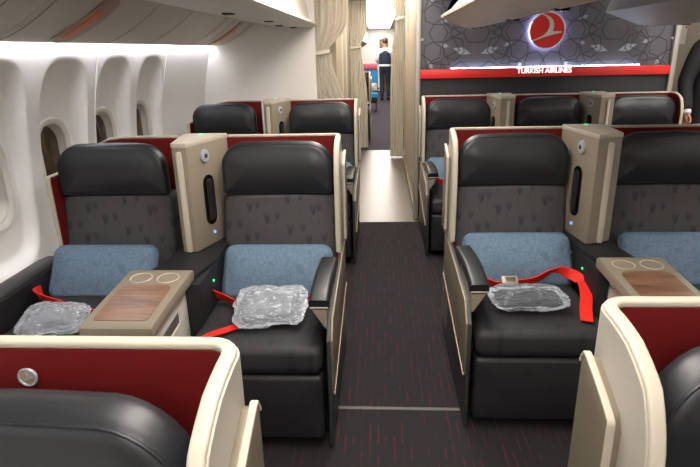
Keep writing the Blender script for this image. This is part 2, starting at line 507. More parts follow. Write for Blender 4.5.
# ------------------------------------------------------------------ lit sign things on the patterned wall
t = thing('light_bar', 'slim blue-white light bar on the red band below the patterned panel', 'light', (1.406, 5.005, 1.368))
obj('diffuser', B(-.80, .80, -.006, .010, .0, .010, .003), 'bar', t)
obj('housing', B(-.805, .805, -.012, -.006, .0, .006), 'stripe', t)
t = thing('round_sign', 'round red sign with pale bird mark and glowing halo', 'sign', (1.40, 5.03, 1.668))
obj('disc', cyl(bmesh.new(), (0, -.043, 0), .142, .014, 'y', 48, .003), 'logored', t)
obj('rim', sweep(bmesh.new(), [(.143*math.cos(a), -.043, .143*math.sin(a)) for a in [2*PI*i/48 for i in range(48)]], circ(.006, 8), up=Vector((0, 1, 0)), closed=True), 'logogrey', t)
obj('halo_lamp', sweep(bmesh.new(), [(.134*math.cos(a), -.016, .134*math.sin(a)) for a in [2*PI*i/48 for i in range(48)]], circ(.010, 8), up=Vector((0, 1, 0)), closed=True), 'halo', t)
obj('mount', cyl(bmesh.new(), (0, -.008, 0), .08, .03, 'y', 32), 'dark', t)
R_ = .142
def bird(pts): return [(x*R_, z*R_) for x, z in pts]
bm = bmesh.new()
prism(bm, bird([(-.34, .93), (-.12, .86), (.14, .72), (.32, .48), (.37, .22), (.30, -.02), (.44, -.06), (.80, -.06), (.82, -.14), (.40, -.22), (-.2, -.38), (-.80, -.60), (-.86, -.54), (-.45, -.38), (-.2, -.25), (0, -.07), (.1, .15), (.12, .38), (.02, .6), (-.15, .78), (-.36, .88)]), 'y', -.058, -.049)
obj('bird_mark', bm, 'logogrey', t)
cu = bpy.data.curves.new('wall_lettering', 'FONT'); cu.body = 'TURKISH AIRLINES'; cu.size = .062; cu.align_x = 'CENTER'; cu.align_y = 'CENTER'
cu.extrude = .006; cu.offset = 0
lo = bpy.data.objects.new('wall_lettering', cu); COL.objects.link(lo); lo.location = (1.405, 4.985, 1.343); lo.rotation_euler = (PI/2, 0, 0)
cu.materials.append(M['letter'])
bpy.context.view_layer.update()
wd = lo.dimensions.x
lo.scale = (.46/wd, 1, 1)
me_ = bpy.data.meshes.new_from_object(lo.evaluated_get(bpy.context.evaluated_depsgraph_get()))
lm = bpy.data.objects.new('wall_lettering', me_); COL.objects.link(lm); lm.location = lo.location; lm.rotation_euler = lo.rotation_euler; lm.scale = lo.scale
bpy.data.objects.remove(lo); lo = lm; lo.name = 'wall_lettering'
tag(lo, 'white lit capital lettering on the red wall band', 'lettering')

# ------------------------------------------------------------------ overhead bins
BP = [(-1.575, 1.612), (-1.50, 1.618), (-1.44, 1.640), (-1.38, 1.67), (-1.31, 1.712), (-1.24, 1.76), (-1.19, 1.80), (-1.155, 1.832)]
def left_bin(y0, y1, label):
    t = thing('overhead_bin', label, 'overhead bin', (0, y0, 0), 0, 'overhead bins along the window side')
    L = y1 - y0 - .006
    pts = BP + [(-1.155, 2.05), (-1.575, 2.05)]
    obj('bucket', prism(bmesh.new(), pts, 'y', 0, L, .0), 'bin', t, 30)
    sp = [(-1.15, 1.835), (-1.09, 1.79), (-1.0, 1.768), (-.85, 1.757), (-.66, 1.757), (-.615, 1.762), (-.592, 1.778), (-.60, 1.80), (-.65, 1.815), (-1.15, 1.86)]
    so = obj('soffit', prism(bmesh.new(), sp, 'y', 0, L), 'soffit', t, 30)
    for yy in ((L*.5, .85), (L*.92, .80)):
        obj('reading_light', B(-yy[1]-.03, -yy[1]+.03, yy[0]-.035, yy[0]+.035, 1.749, 1.762, .006), 'dark', so)
    obj('door', prism(bmesh.new(), [(-.66, 1.815), (-.70, 2.0), (-.80, 2.2), (-.86, 2.26), (-.90, 2.26), (-.75, 2.0), (-.72, 1.82)], 'y', .003, L-.003), 'soffit', t)
    return t, L
def cross_pill(y, y1=None):
    """long pill lying across the curved underside"""
    seg = BP[1:7]; pth = smooth_path([(x, y, z) for x, z in seg], 4)
    out = []
    n = len(pth)
    up = Vector((0, 1, 0))
    return pth
bins = [(.2, 2.16, 'nearest window-side overhead bin, at the upper left edge'),
        (2.16, 4.32, 'middle window-side overhead bin with the long orange-lit recess'),
        (4.32, 5.39, 'farthest window-side overhead bin, ending at the white bulkhead')]
def ribbon(bm, path, width, wdir, th):
    """flat strip along path, width along wdir"""
    path = [Vector(p) for p in path]; n = len(path); t = bmesh.new(); L = []
    for i, p in enumerate(path):
        a = path[max(i-1, 0)]; b = path[min(i+1, n-1)]; tg = (b-a).normalized()
        w = Vector(wdir[i] if isinstance(wdir, list) else wdir); w = (w - tg*w.dot(tg)).normalized(); nn = tg.cross(w)
        ww = width(i/(n-1)) if callable(width) else width
        L.append([t.verts.new(p + w*(ww/2*s) + nn*(th/2*k)) for s, k in ((-1, -1), (1, -1), (1, 1), (-1, 1))])
    for a, b in zip(L, L[1:]):
        for i in range(4): t.faces.new((a[i], a[(i+1) % 4], b[(i+1) % 4], b[i]))
    t.faces.new(L[0]); t.faces.new(L[-1][::-1])
    merge(bm, t); return bm
for k, (a, b, lb) in enumerate(bins):
    t, L = left_bin(a, b, lb)
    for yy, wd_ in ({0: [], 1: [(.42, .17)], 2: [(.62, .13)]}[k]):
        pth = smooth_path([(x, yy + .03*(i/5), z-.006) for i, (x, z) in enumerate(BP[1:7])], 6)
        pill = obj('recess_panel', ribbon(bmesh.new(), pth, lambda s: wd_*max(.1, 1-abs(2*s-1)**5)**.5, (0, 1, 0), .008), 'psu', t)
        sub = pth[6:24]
        obj('orange_glow_strip', ribbon(bmesh.new(), [p + Vector((.002, -.028, -.005)) for p in sub], .055 if k else .075, (0, 1, 0), .004), 'orange', pill)  # reflected orange glow laid on as a coloured strip
    for yy in ({0: [1.55, 1.75], 1: [.05, .95, 1.5], 2: [.12, .18, .40]}[k]):
        pth = smooth_path([(x, yy, z-.001) for x, z in BP], 4)
        obj('seam', ribbon(bmesh.new(), pth, .006, (0, 1, 0), .002), 'psu', t)
# cove lamp between wall and bins
t = thing('cove_light', 'cool white light strip in the cove above the windows', 'light', (-1.61, 0, 1.64))
obj('diffuser', prism(bmesh.new(), [(.033, -.020), (.033, .012), (-.004, .012)], 'y', -1.5, 5.36), 'cove', t)
obj('channel', B(-.028, .034, -1.5, 5.36, .012, .022), 'soffit', t)

# centre bins: profile mirrored about the middle of the cabin
CXM = 1.40
PBL = [(.448, 1.775), (.455, 1.760), (.55, 1.715), (.62, 1.686), (.67, 1.677), (.74, 1.690), (.85, 1.712), (1.0, 1.742), (1.15, 1.775), (1.15, 1.79), (1.0, 2.26), (.95, 2.27), (.70, 2.27), (.68, 1.93), (.60, 1.85)]
PB = [(.448, 1.775), (.455, 1.760), (.55, 1.715), (.66, 1.678), (.73, 1.668), (.82, 1.668), (.92, 1.682), (1.05, 1.730), (1.16, 1.772), (1.15, 1.79), (1.0, 2.26), (.95, 2.27), (.70, 2.27), (.68, 1.93), (.60, 1.85)]
def centre_bin(mir, y0, y1, label):
    t = thing('overhead_bin', label, 'overhead bin', (0, y0, 0), 0, 'overhead bins above the middle block')
    q = (lambda x: 2*CXM - x) if mir else (lambda x: x)
    L = y1-y0-.006
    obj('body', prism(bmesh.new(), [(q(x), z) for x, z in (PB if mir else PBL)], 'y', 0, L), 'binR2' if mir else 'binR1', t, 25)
    lip = [(.440, 1.770), (.452, 1.755), (.475, 1.752), (.475, 1.79), (.70, 2.05), (.69, 2.06)]
    obj('door', prism(bmesh.new(), [(q(x), z) for x, z in [(.444, 1.775), (.448, 1.760), (.462, 1.757), (.70, 2.02), (.70, 2.24), (.685, 2.24), (.672, 1.95), (.60, 1.87)]], 'y', 0, L), 'white', t, 25)
    for yy in (L*.30, L*.90):
        xx = q(.68)
        m = obj('reading_light', B(xx-.03, xx+.03, yy-.035, yy+.035, 1.664 if mir else 1.672, 1.684, .006), 'gloss', t)
    return t
for mir, nm in ((False, 'nearer the aisle'), (True, 'at the upper right')):
    centre_bin(mir, .3, 2.5, 'near middle-block overhead bin ' + ('above the aisle side, mostly above the picture' if not mir else 'on the far right side, mostly above the picture'))
    centre_bin(mir, 2.5, 4.4, 'cream overhead bin hanging in front of the patterned wall ' + ('left of the round red sign' if not mir else 'right of the round red sign'))

# ceiling lamps
def ceil_lamp(x0, x1, y0, y1, z, mat, label, group):
    t = thing('ceiling_light', label, 'ceiling light', ((x0+x1)/2, (y0+y1)/2, z), 0, group)
    w, l = (x1-x0)/2, (y1-y0)/2
    obj('diffuser', B(-w, w, -l, l, -.02, -.005), mat, t)
    obj('frame', B(-w-.03, w+.03, -l-.03, l+.03, -.010, 0), 'ceil', t)
for y0, y1, lb in ((-2.3, -.2, 'long ceiling light over the left aisle behind the viewer'), (.2, 2.4, 'long ceiling light over the left aisle, near part'), (2.6, 4.8, 'long ceiling light over the left aisle before the patterned wall')):
    ceil_lamp(-.32, .30, y0, y1, 2.28, 'lamp', lb, 'ceiling lights over the left aisle')
for y0, y1, lb in ((-2.3, .9, 'long ceiling light over the right aisle, near part'), (1.2, 4.8, 'long ceiling light over the right aisle, far part')):
    ceil_lamp(2.6, 3.2, y0, y1, 2.28, 'lamp', lb, 'ceiling lights over the right aisle')
for y0, y1, lb in ((5.6, 8.4, 'bright ceiling panel over the galley passage'), (9.2, 12.6, 'bright ceiling panel over the aisle past the curtains'), (12.9, 21.6, 'bright ceiling panel farthest down the aisle')):
    ceil_lamp(-.42, .32, y0, y1, 2.30, 'lampgal' if y0 < 9 else 'lampfar', lb, 'ceiling panels past the bulkhead')

# ------------------------------------------------------------------ seats
HW = .288; ZT = 1.157; YF = -.205
WPROF = [(.02, ZT), (-.02, 1.158), (-.06, 1.156), (-.10, 1.150), (-.14, 1.134), (-.165, 1.118), (-.185, 1.085), (-.198, 1.045), (-.205, 1.0)]
CUT = False
def topz(y, x=0):
    zc = ZT
    if CUT and x < -.02:
        k = min(1, (-.02 - x)/.265); zc = ZT - .155*k**1.7
    return min(zc, topz0(y))
def topz0(y):
    if y >= WPROF[0][0]: return ZT
    for (y0, z0), (y1, z1) in zip(WPROF, WPROF[1:]):
        if y <= y0 and y >= y1: return z0 + (z1-z0)*(y0-y)/(y0-y1)
    return 1.0
def plan(wings):
    """plan path of the shell from left to right, y=0.02 is the back panel's mid plane"""
    r = .035; pts = []
    wy = [-.205, -.198, -.19, -.18, -.165, -.15, -.13, -.10, -.07, -.04]
    if 'l' in wings:
        pts += [(-HW, y) for y in wy]
        pts += [(-HW + r - r*math.cos(a), .02 - r + r*math.sin(a)) for a in [PI/2*k/5 for k in range(6)]]
    else: pts.append((-HW, .02))
    pts += [(-HW + 2*HW*k/8, .02) for k in range(1, 8)]
    if 'r' in wings:
        pts += [(HW - r + r*math.sin(a), .02 - r + r*math.cos(a)) for a in [PI/2*k/5 for k in range(6)]]
        pts += [(HW, y) for y in wy[::-1]]
    else: pts.append((HW, .02))
    return pts
def strip(bm, pts, o0, o1, zb, dz):
    n = len(pts); L = []
    for i, (x, y) in enumerate(pts):
        a = Vector(pts[max(i-1, 0)]); b = Vector(pts[min(i+1, n-1)]); tg = (b-a).normalized(); nn = Vector((-tg.y, tg.x))   # points outward (back / sides)
        z = topz(y, x) - dz
        p0 = Vector((x, y)) + nn*o0; p1 = Vector((x, y)) + nn*o1
        L.append([bm.verts.new((p0.x, p0.y, zb)), bm.verts.new((p0.x, p0.y, z)), bm.verts.new((p1.x, p1.y, z)), bm.verts.new((p1.x, p1.y, zb))])
    for a, b in zip(L, L[1:]):
        for i in range(4): bm.faces.new((a[i], b[i], b[(i+1) % 4], a[(i+1) % 4]))
    bm.faces.new(L[0]); bm.faces.new(L[-1][::-1]); return bm
def make_seat(wings, arms, label, side_console=None):
    t = thing('aircraft_seat', label, 'seat', (0, 0, 0), 0, 'business class seats')
    global CUT
    CUT = side_console
    pl = plan(wings)
    obj('shell', strip(bmesh.new(), pl, .0, .014, .10, .006), 'shell', t, 35)
    obj('shell_lining', strip(bmesh.new(), pl, -.012, .0, .12, .010), 'red', t, 35)
    tr = [Vector((x, y, topz(y, x) - .004)) for x, y in pl]
    ups = [Vector((0, 0, 1)) if y > -.05 else None for x, y in pl]
    # outward side vector frame: reference = horizontal normal, so the trim stays flat across the shell thickness
    n = len(pl); refs = []
    for i, (x, y) in enumerate(pl):
        a = Vector(pl[max(i-1, 0)]); b = Vector(pl[min(i+1, n-1)]); tg = (b-a).normalized(); refs.append(Vector((-tg.y, tg.x, 0)))
    path, rf = list(tr), list(refs)
    if 'l' in wings: path = [Vector((-HW, YF-.004, z)) for z in (.62, .75, .88, .97)] + path; rf = [Vector((-1, 0, 0))]*4 + rf
    if 'r' in wings: path = path + [Vector((HW, YF-.004, z)) for z in (.97, .88, .75, .62)]; rf = rf + [Vector((1, 0, 0))]*4
    obj('shell_trim', sweep(bmesh.new(), path, [(p[1], p[0]) for p in rrp(.022, .013, .005)], up=rf), 'cream', t, 50)
    em = obj('emblem', cyl(bmesh.new(), (0, -.0, 0), .0125, .004, 'y', 24), 'psu', t); em.location = (-.02, .004, 1.105)
    rg = sweep(bmesh.new(), [(.0135*math.cos(a), -.003, .0135*math.sin(a)) for a in [2*PI*i/24 for i in range(24)]], circ(.0018, 6), up=Vector((0, 1, 0)), closed=True)
    obj('ring', rg, 'silver', em)
    bmk = bmesh.new(); prism(bmk, [(x*.011, z*.011) for x, z in [(-.3, .8), (.2, .5), (.3, .05), (.75, .0), (.7, -.12), (-.7, -.5), (-.1, -.05), (.05, .3)]], 'y', -.0045, -.002)
    obj('bird_mark', bmk, 'silver', em)
    # backrest
    def fb(c):
        return (c.x*(1 + .03*(.25 - c.z)/.5), c.y - .06*max(0, (.2 - c.z))/.4 + .008*abs(c.x/.27)**3, c.z)
    bk_ = obj('backrest', pad(bmesh.new(), .555, .50, .145, .02, .02, .02, .012, f=fb), 'fabric_v', t); bk_.location = (0, .0, .638)
    # headrest: a leather pad, a little winged, rounded upper corners
    def fh(c):
        k = abs(c.x)/.27
        wob = .006*noise.noise(Vector((c.x*9, c.z*9, 3)))
        return (c.x, c.y - .018*k**3 + wob , c.z + .008*(1-k*k)*(c.z > 0))
    hr = obj('headrest', pad(bmesh.new(), .54, .248, .075, .112, .022, .036, .018, f=fh), 'leather', t, 60); hr.location = (0, -.072, 1.014)
    pp = [Vector(fh(Vector((p[0], -.066, p[1])))) for p in rr(.545, .248, .112, .022, .012, 8, 5)]
    obj('piping', sweep(bmesh.new(), pp, circ(.003, 6), up=Vector((0, 1, 0)), closed=True), 'leather', hr)
    # cushion (tulip cloth) and leg rest
    def fc(c): return (c.x, c.y, c.z + .008*noise.noise(Vector((c.x*5, c.y*5, 1))))
    mt = Matrix.Translation((0, -.49, .352)) @ Matrix.Rotation(-PI/2, 4, 'X')
    cs = obj('seat_cushion', pad(bmesh.new(), .535, .76, .115, .02, .03, .035, .008, mtx=mt, f=None), 'fabric_h', t, 60)
    obj('leg_rest', pad(bmesh.new(), .535, .295, .11, .02, .02, .022, .01, mtx=Matrix.Translation((0, -.765, .198))), 'legcover', t, 60)
    obj('seat_base', B(-.27, .27, -.76, -.0, .0, .355, .01), 'dark', t)
    for s in arms:
        k = -1 if s == 'l' else 1
        # aisle side panel: charcoal below, champagne upper plate
        xa, xb = sorted((k*.288, k*.302))
        obj('side_panel', prism(bmesh.new(), [(-.865, .02), (-.868, .50), (-.80, .575), (-.45, .60), (-.02, .62), (-.02, .02)], 'x', xa, xb, .003), 'darkgrey', t)
        xa, xb = sorted((k*.302, k*.312))
        obj('side_plate', prism(bmesh.new(), [(-.855, .27), (-.862, .50), (-.80, .575), (-.45, .60), (-.06, .62), (-.06, .39)], 'x', xa, xb, .003), 'champagne', t)
        ed = sweep(bmesh.new(), [(k*.311, -.855, .262), (k*.311, -.46, .325), (k*.311, -.06, .385)], rrp(.008, .010, .002))
        obj('plate_edge', ed, 'psu', t)
        # padded armrest with hooked pale front
        pa = smooth_path([(k*.262, -.40, .640), (k*.262, -.62, .660), (k*.262, -.78, .655), (k*.262, -.838, .640)], 5)
        ar = obj('armrest', sweep(bmesh.new(), pa, rrp(.078, .050, .016)), 'leather', t, 50)
        obj('edge_line', sweep(bmesh.new(), [(k*.228, -.842, .630), (k*.296, -.842, .630)], circ(.003, 6)), 'beige_l', ar)
        obj('grip', prism(bmesh.new(), [(k*.234, .618), (k*.290, .618), (k*.290, .540), (k*.282, .540)], 'y', -.838, -.50, .003), 'beige', ar)
        # outer fairing beside the shell wing
        xa, xb = sorted((k*.300, k*.324))
        fa = obj('side_fairing', prism(bmesh.new(), [(-.125, .64), (-.13, 1.015), (-.118, 1.040), (-.03, 1.078), (-.015, 1.074), (-.008, 1.06), (-.008, .64)], 'x', xa, xb, .006), 'champagne', t)
        rim = smooth_path([(k*.319, -.126, .66), (k*.319, -.130, .9), (k*.319, -.131, 1.015), (k*.319, -.118, 1.041), (k*.319, -.03, 1.079), (k*.319, -.013, 1.075), (k*.319, -.005, 1.06)], 4)
        obj('rim', sweep(bmesh.new(), rim, [(p[1], p[0]) for p in rrp(.012, .006, .002)], up=[Vector((k, 0, 0))]*len(rim)), 'beige_l', fa)
    if side_console:
        k = -1
        obj('side_ledge', prism(bmesh.new(), [(-.425, .53), (-.425, .575), (-.36, .60), (-.315, .60), (-.30, .585), (-.30, .05), (-.315, .05)], 'y', -1.15, -.21, .006), 'darkgrey', t)
        obj('inner_panel', B(-.300, -.287, -1.15, -.205, .05, .575, .004), 'dark', t)
    return t
seatA = make_seat('r', 'r', '')     # aisle seat of the left block
seatW = make_seat('l', '', '', True)   # window seat
seatB = make_seat('l', 'l', '')     # aisle seat of the middle block
seatM = make_seat('', '', '')       # seat in the middle of the block
seatR = make_seat('r', 'r', '')     # far aisle seat of the middle block
XA, XW, XB, XM, XR = -.499, -1.313, .648, 1.40, 2.155
YL = (.662, 2.69, 4.71); YR = (.805, 2.835, 4.865)
used = set()
def put(proto, loc, label):
    if proto.name not in used:
        used.add(proto.name); proto.location = loc; proto['label'] = label; return proto
    return dup(proto, loc, 0, label)
S_ = {}
S_['A1'] = put(seatA, (XA, YL[0], 0), 'nearest left seat, its red shell cut off by the lower left corner')
S_['B1'] = put(seatB, (XB, YR[0], 0), 'nearest right seat, its cream-edged red shell at the lower right corner')
S_['A2'] = put(seatA, (XA, YL[1], 0), 'dark seat left of the aisle with a crumpled clear bag and red belt')
S_['W2'] = put(seatW, (XW, YL[1], 0), 'dark window seat with headrest in front of the nearest visible window')
S_['B2'] = put(seatB, (XB, YR[1], 0), 'dark seat right of the aisle with buckled red belt across its cushion')
S_['M2'] = put(seatM, (XM, YR[1], 0), 'dark seat cut by the right edge, beyond the console with wood inlay')
S_['A3'] = put(seatA, (XA, YL[2], 0), 'far left-block seat beside the aisle, in front of the gathered curtain')
S_['W3'] = put(seatW, (XW, YL[2], 0), 'far window seat in front of the white bulkhead')
S_['B3'] = put(seatB, (XB, YR[2], 0), 'leftmost of the three seats under the patterned wall')
S_['M3'] = put(seatM, (XM, YR[2], 0), 'middle of the three seats under the patterned wall')
S_['R3'] = put(seatR, (XR, YR[2], 0), 'rightmost of the three seats under the patterned wall')
S_['A4'] = put(seatA, (XA, 10.4, 0), 'dark seat in the next cabin, seen past the far left curtain')
for k in ('A1', 'B1', 'M2'):
    pass

# belts are parts of their seats
def belt(seat, paths, buckle=None):
    for pth, wd, w in paths:
        o = obj('seat_belt', ribbon(bmesh.new(), smooth_path(pth, 6), w, wd, .004), 'belt', seat)
        last = o
    if buckle:
        x, y, z, rz = buckle
        bo = obj('buckle', B(-.036, .036, -.024, .024, -.008, .010, .005), 'buckle', last); bo.location = (x, y, z); bo.rotation_euler = (.5, 0, rz)
        obj2 = obj('buckle', B(-.024, .024, -.010, .012, .010, .014, .002), 'chrome', last); obj2.location = (x, y, z); obj2.rotation_euler = (.5, 0, rz)
CT = .478
belt(S_['B2'], [([(-.235, -.30, .50), (-.19, -.40, CT+.035), (-.13, -.47, CT+.022), (-.07, -.47, CT+.02)], (0, -.6, 1), .048),
                ([(-.03, -.47, CT+.024), (.06, -.45, CT+.03), (.16, -.40, CT+.055), (.225, -.42, CT+.058), (.262, -.50, CT+.05), (.248, -.60, CT+.03), (.215, -.70, CT+.012), (.185, -.80, CT+.005)], [(0, -.5, 1)]*12 + [(.4, -.3, .6)]*6 + [(.6, -.6, .3)]*6 + [(1, .2, 0)]*40, .05)],
     (-.055, -.475, CT+.040, 0))
belt(S_['A2'], [([(-.272, -.36, .50), (-.262, -.46, CT+.035), (-.20, -.49, CT+.022), (-.12, -.54, CT+.008), (-.08, -.56, CT+.008)], (0, -.5, 1), .05),
                ([(-.06, -.68, CT+.006), (-.12, -.74, CT+.006), (-.19, -.80, CT+.006), (-.235, -.85, CT-.005)], (.4, -1, .1), .05),
                ([(.10, -.54, CT+.012), (.17, -.50, CT+.02), (.225, -.43, CT+.04), (.24, -.34, CT+.05)], (0, -.5, 1), .048)])
belt(S_['W2'], [([(-.262, -.46, .52), (-.240, -.53, CT+.058), (-.17, -.57, CT+.055), (-.08, -.60, CT+.045), (.02, -.63, CT+.03), (.10, -.64, CT+.02)], (0, -.6, 1), .056)])
belt(S_['A3'], [([(.10, -.50, CT+.02), (.18, -.46, CT+.03), (.235, -.40, CT+.05)], (0, -.5, 1), .05)])
belt(S_['B3'], [([(-.235, -.38, CT+.05), (-.19, -.44, CT+.04), (-.12, -.52, CT+.025), (-.05, -.60, CT+.012)], (0, -.5, 1), .05)])
# small white care tag at the edge of two seats
for k, x in (('A2', .262), ('B2', .275)):
    obj('care_tag', B(x-.010, x+.006, -.30, -.295, .55, .60, .001), 'white', S_[k])

# ------------------------------------------------------------------ pillows
def fp(c):
    return (c.x, c.y + .004*noise.noise(Vector((c.x*14, 0, c.z*14))), c.z)
def pillow_mesh():
    bm = bmesh.new(); t = bmesh.new()
    w, h, d = .515, .270, .055
    prof = []
    for k in range(-6, 7):
        a = PI/2*k/6; prof.append((.035*(1-math.cos(a)), -d*math.sin(a)*.75))
    loops = []
    for s in (5, 4, 3, 2, 1): prof.insert(0, (.035 + (.13-.035)*(5-s+1)/5*1.0, d*.75 + .02*(1-(s/5-.2)**2)))
    prof = sorted(prof[:5], key=lambda q: -q[0]) + prof[5:]
    for s in (1, 2, 3, 4, 5): prof.append((.035 + (.13-.035)*s/5, -d*.75 - .02*(1-(1-s/5)**2)))
    for ins, y in prof:
        loops.append([t.verts.new((p[0], y, p[1])) for p in rr(w, h, .05, .05, ins)])
    for a, b in zip(loops, loops[1:]):
        for i in range(len(a)): t.faces.new((a[i], a[(i+1) % len(a)], b[(i+1) % len(a)], b[i]))
    t.faces.new(loops[0][::-1]); t.faces.new(loops[-1])
    for v in t.verts: v.co = Vector(fp(v.co))
    merge(bm, t); return bm
pil = None
def pillow(x, Y, label, dz=0, rz=0):
    global pil
    if pil is None:
        o = obj('pillow', pillow_mesh(), 'pillow', None, 60); pil = o
        tag(o, label, 'pillow', 'blue pillows on the seats')
        e = sweep(bmesh.new(), [(p[0], 0, p[1]) for p in rr(.515, .270, .05, .05, -.001)], circ(.0035, 6), up=Vector((0, 1, 0)), closed=True)
        obj('piping', e, 'pillow', o)
    else:
        o = pil.copy(); COL.objects.link(o); c = pil.children[0].copy(); COL.objects.link(c); c.parent = o
        o['label'] = label
    o.location = (x, Y-.315, .552+dz); o.rotation_euler = (math.radians(-34), 0, rz)
pillow(XA+.004, YL[1], 'blue pillow behind the clear bag on the seat left of the aisle')
pillow(XW-.03, YL[1], 'blue pillow with line pattern on the window seat')
pillow(XB+.012, YR[1], 'blue pillow behind the buckled red belt, right of the aisle', .008)
pillow(XM+.01, YR[1], 'blue pillow cut by the right edge of the picture', .008)
pillow(XA, YL[2], 'blue pillow on the far left-block aisle seat')
pillow(XB, YR[2], 'blue pillow on the far seat below the patterned wall')

# ------------------------------------------------------------------ bags
def crumple(w, l, h, seed, sq=5.5, amp=1.):
    bm = bmesh.new(); bmesh.ops.create_icosphere(bm, subdivisions=5, radius=1)
    for v in bm.verts:
        c = v.co.copy()
        k = (abs(c.x)**sq + abs(c.y)**sq)**(1/sq) if (abs(c.x)+abs(c.y)) > 1e-4 else 1e-4
        r = math.hypot(c.x, c.y); s = r/k if k > 1e-4 else 1
        p = Vector((c.x*s*w/2, c.y*s*l/2, c.z*h/2*(1 - .5*min(1, r)**4)))
        wx = noise.noise(c*2.1 + Vector((seed, 0, 0)))*.8; wy = noise.noise(c*2.1 + Vector((0, seed, 4)))*.8
        q = Vector((c.x + wx*.4, c.y + wy*.4, c.z))
        n1 = noise.noise(q*1.9 + Vector((0, 0, seed)))
        ridge = lambda sc, o: 1 - 2*abs(noise.noise(q*sc + Vector((o, seed, o*2))))
        n2 = ridge(2.6, 1) + .55*ridge(5.2, 3) + .3*ridge(10, 5)
        p += v.co.normalized()*amp*(.012*n1 + .0085*(n2 - .8))
        v.co = p
    zmin = min(v.co.z for v in bm.verts)
    for v in bm.verts: v.co.z -= zmin
    return bm
def bag(loc, w, l, h, seed, rot, label, inner):
    t = thing('plastic_bag', label, 'bag', loc, rot[2], 'clear plastic bags on the seats')
    t.rotation_euler = rot
    obj('film', crumple(w, l, h, seed, amp=1.35), 'plastic_d' if inner == 'contents_d' else 'plastic', t, 9)
    b = crumple(w*.82, l*.78, h*.66, seed+5)
    for v in b.verts: v.co.z += h*.08
    obj('contents', b, inner, t, 60)
bag((XA+.03, YL[1]-.615, .482), .295, .225, .085, 1.0, (math.radians(16), 0, .10), 'crumpled clear plastic bag on the seat left of the aisle', 'contents')
bag((XB-.022, YR[1]-.655, .482), .325, .17, .060, 4.0, (math.radians(6), 0, .04), 'flat clear bag with dark contents under the buckled red belt', 'contents_d')
bag((XW-.015, YL[1]-.775, .482), .25, .19, .10, 8.0, (math.radians(8), 0, .15), 'crumpled clear bag on the window seat, against the wood-topped console', 'contents')
bag((XB+.02, YR[2]-.55, .482), .30, .2, .08, 12.0, (math.radians(12), 0, 0), 'small clear bag on the far seat below the patterned wall', 'contents')

# ------------------------------------------------------------------ consoles between seats
def console(cx, Y, label, dw, hw=.09, bw=.08):
    """local origin at floor between two seats, y=0 at the shell line"""
    t = thing('seat_console', label, 'console', (cx, Y, 0), 0, 'consoles between seat pairs')
    obj('side_block', B(-hw, hw, -.64, -.01, .02, .635, .008), 'dark', t)
    obj('ledge', prism(bmesh.new(), [(-hw, -.01), (hw, -.01), (hw, -.40), (hw+dw*.8, -.62), (-hw+dw*.8, -.62), (-hw, -.40)], 'z', .635, .655, .006), 'dark', t)
    obj('body', prism(bmesh.new(), [(-1.045, .04), (-1.025, .62), (-.60, .635), (-.60, .04)], 'x', dw-bw, dw+bw, .008), 'beige_l', t)
    top = [(-1.055, .615), (-1.055, .652), (-1.035, .662), (-.62, .690), (-.598, .682), (-.598, .640)]
    tp = obj('table_top', prism(bmesh.new(), top, 'x', dw-.132, dw+.132, .008), 'beige', t)
    sl = (.690-.662)/(.415)
    zt = lambda y: .662 + (y + 1.035)*sl
    pts = rr(.20, .265, .035, .018, 0, 6, 1)
    bm = bmesh.new(); lo = [bm.verts.new((p[0]+dw, p[1]-.885, zt(p[1]-.885)-.002)) for p in pts]; hi = [bm.verts.new((p[0]+dw, p[1]-.885, zt(p[1]-.885)+.0022)) for p in pts]
    bm.faces.new(lo[::-1]); bm.faces.new(hi)
    for i in range(len(pts)): bm.faces.new((lo[i], lo[(i+1) % len(pts)], hi[(i+1) % len(pts)], hi[i]))
    obj('wood_inlay', bm, 'wood', tp)
    for x in (dw-.056, dw+.056):
        obj('cup_ring', sweep(bmesh.new(), [(x + .043*math.cos(a), -.69 + .043*math.sin(a), zt(-.69 + .043*math.sin(a)) + .0005) for a in [2*PI*i/32 for i in range(32)]], circ(.0028, 6), closed=True), 'beige_l', tp)
    for s in (-1, 1):
        x0, x1 = sorted((dw+s*(bw-.002), dw+s*(bw+.005)))
        dr = obj('side_door', prism(bmesh.new(), [(-1.01, .12), (-1.0, .585), (-.66, .61), (-.66, .12)], 'x', x0, x1, .003), 'white', t)
        x0, x1 = sorted((dw+s*(bw+.004), dw+s*(bw+.009)))
        obj('handle', prism(bmesh.new(), [(-.94, .50), (-.94, .55), (-.76, .565), (-.76, .515)], 'x', x0, x1, .003), 'seam', dr)
        x0, x1 = sorted((dw+s*(bw+.007), dw+s*(bw+.0105)))
        obj('handle_lip', prism(bmesh.new(), [(-.945, .492), (-.945, .505), (-.755, .522), (-.755, .507)], 'x', x0, x1, .001), 'frame', dr)
        x = s*(hw+.002)
        ld = obj('led_light', cyl(bmesh.new(), (x, -.46, .575), .005, .004, 'x', 12), 'green', t)
        obj('socket', B(x-.002, x+.002, -.470, -.450, .545, .561, .001), 'darkgrey', t)
    return t
DVL, DVR = -.872, 1.012
console(DVL, YL[1], 'wood-topped beige console between the two left-block seats', -.052, .112, .10)
console(DVR, YR[1], 'wood-topped beige console behind the nearest right shell', .04)
console(DVL, YL[2], 'console between the two far left-block seats, mostly hidden', .0)
console(DVR, YR[2], 'console between the left and middle seats under the patterned wall', .0)
console(1.785, YR[2], 'console between the middle and right seats under the patterned wall', .0)

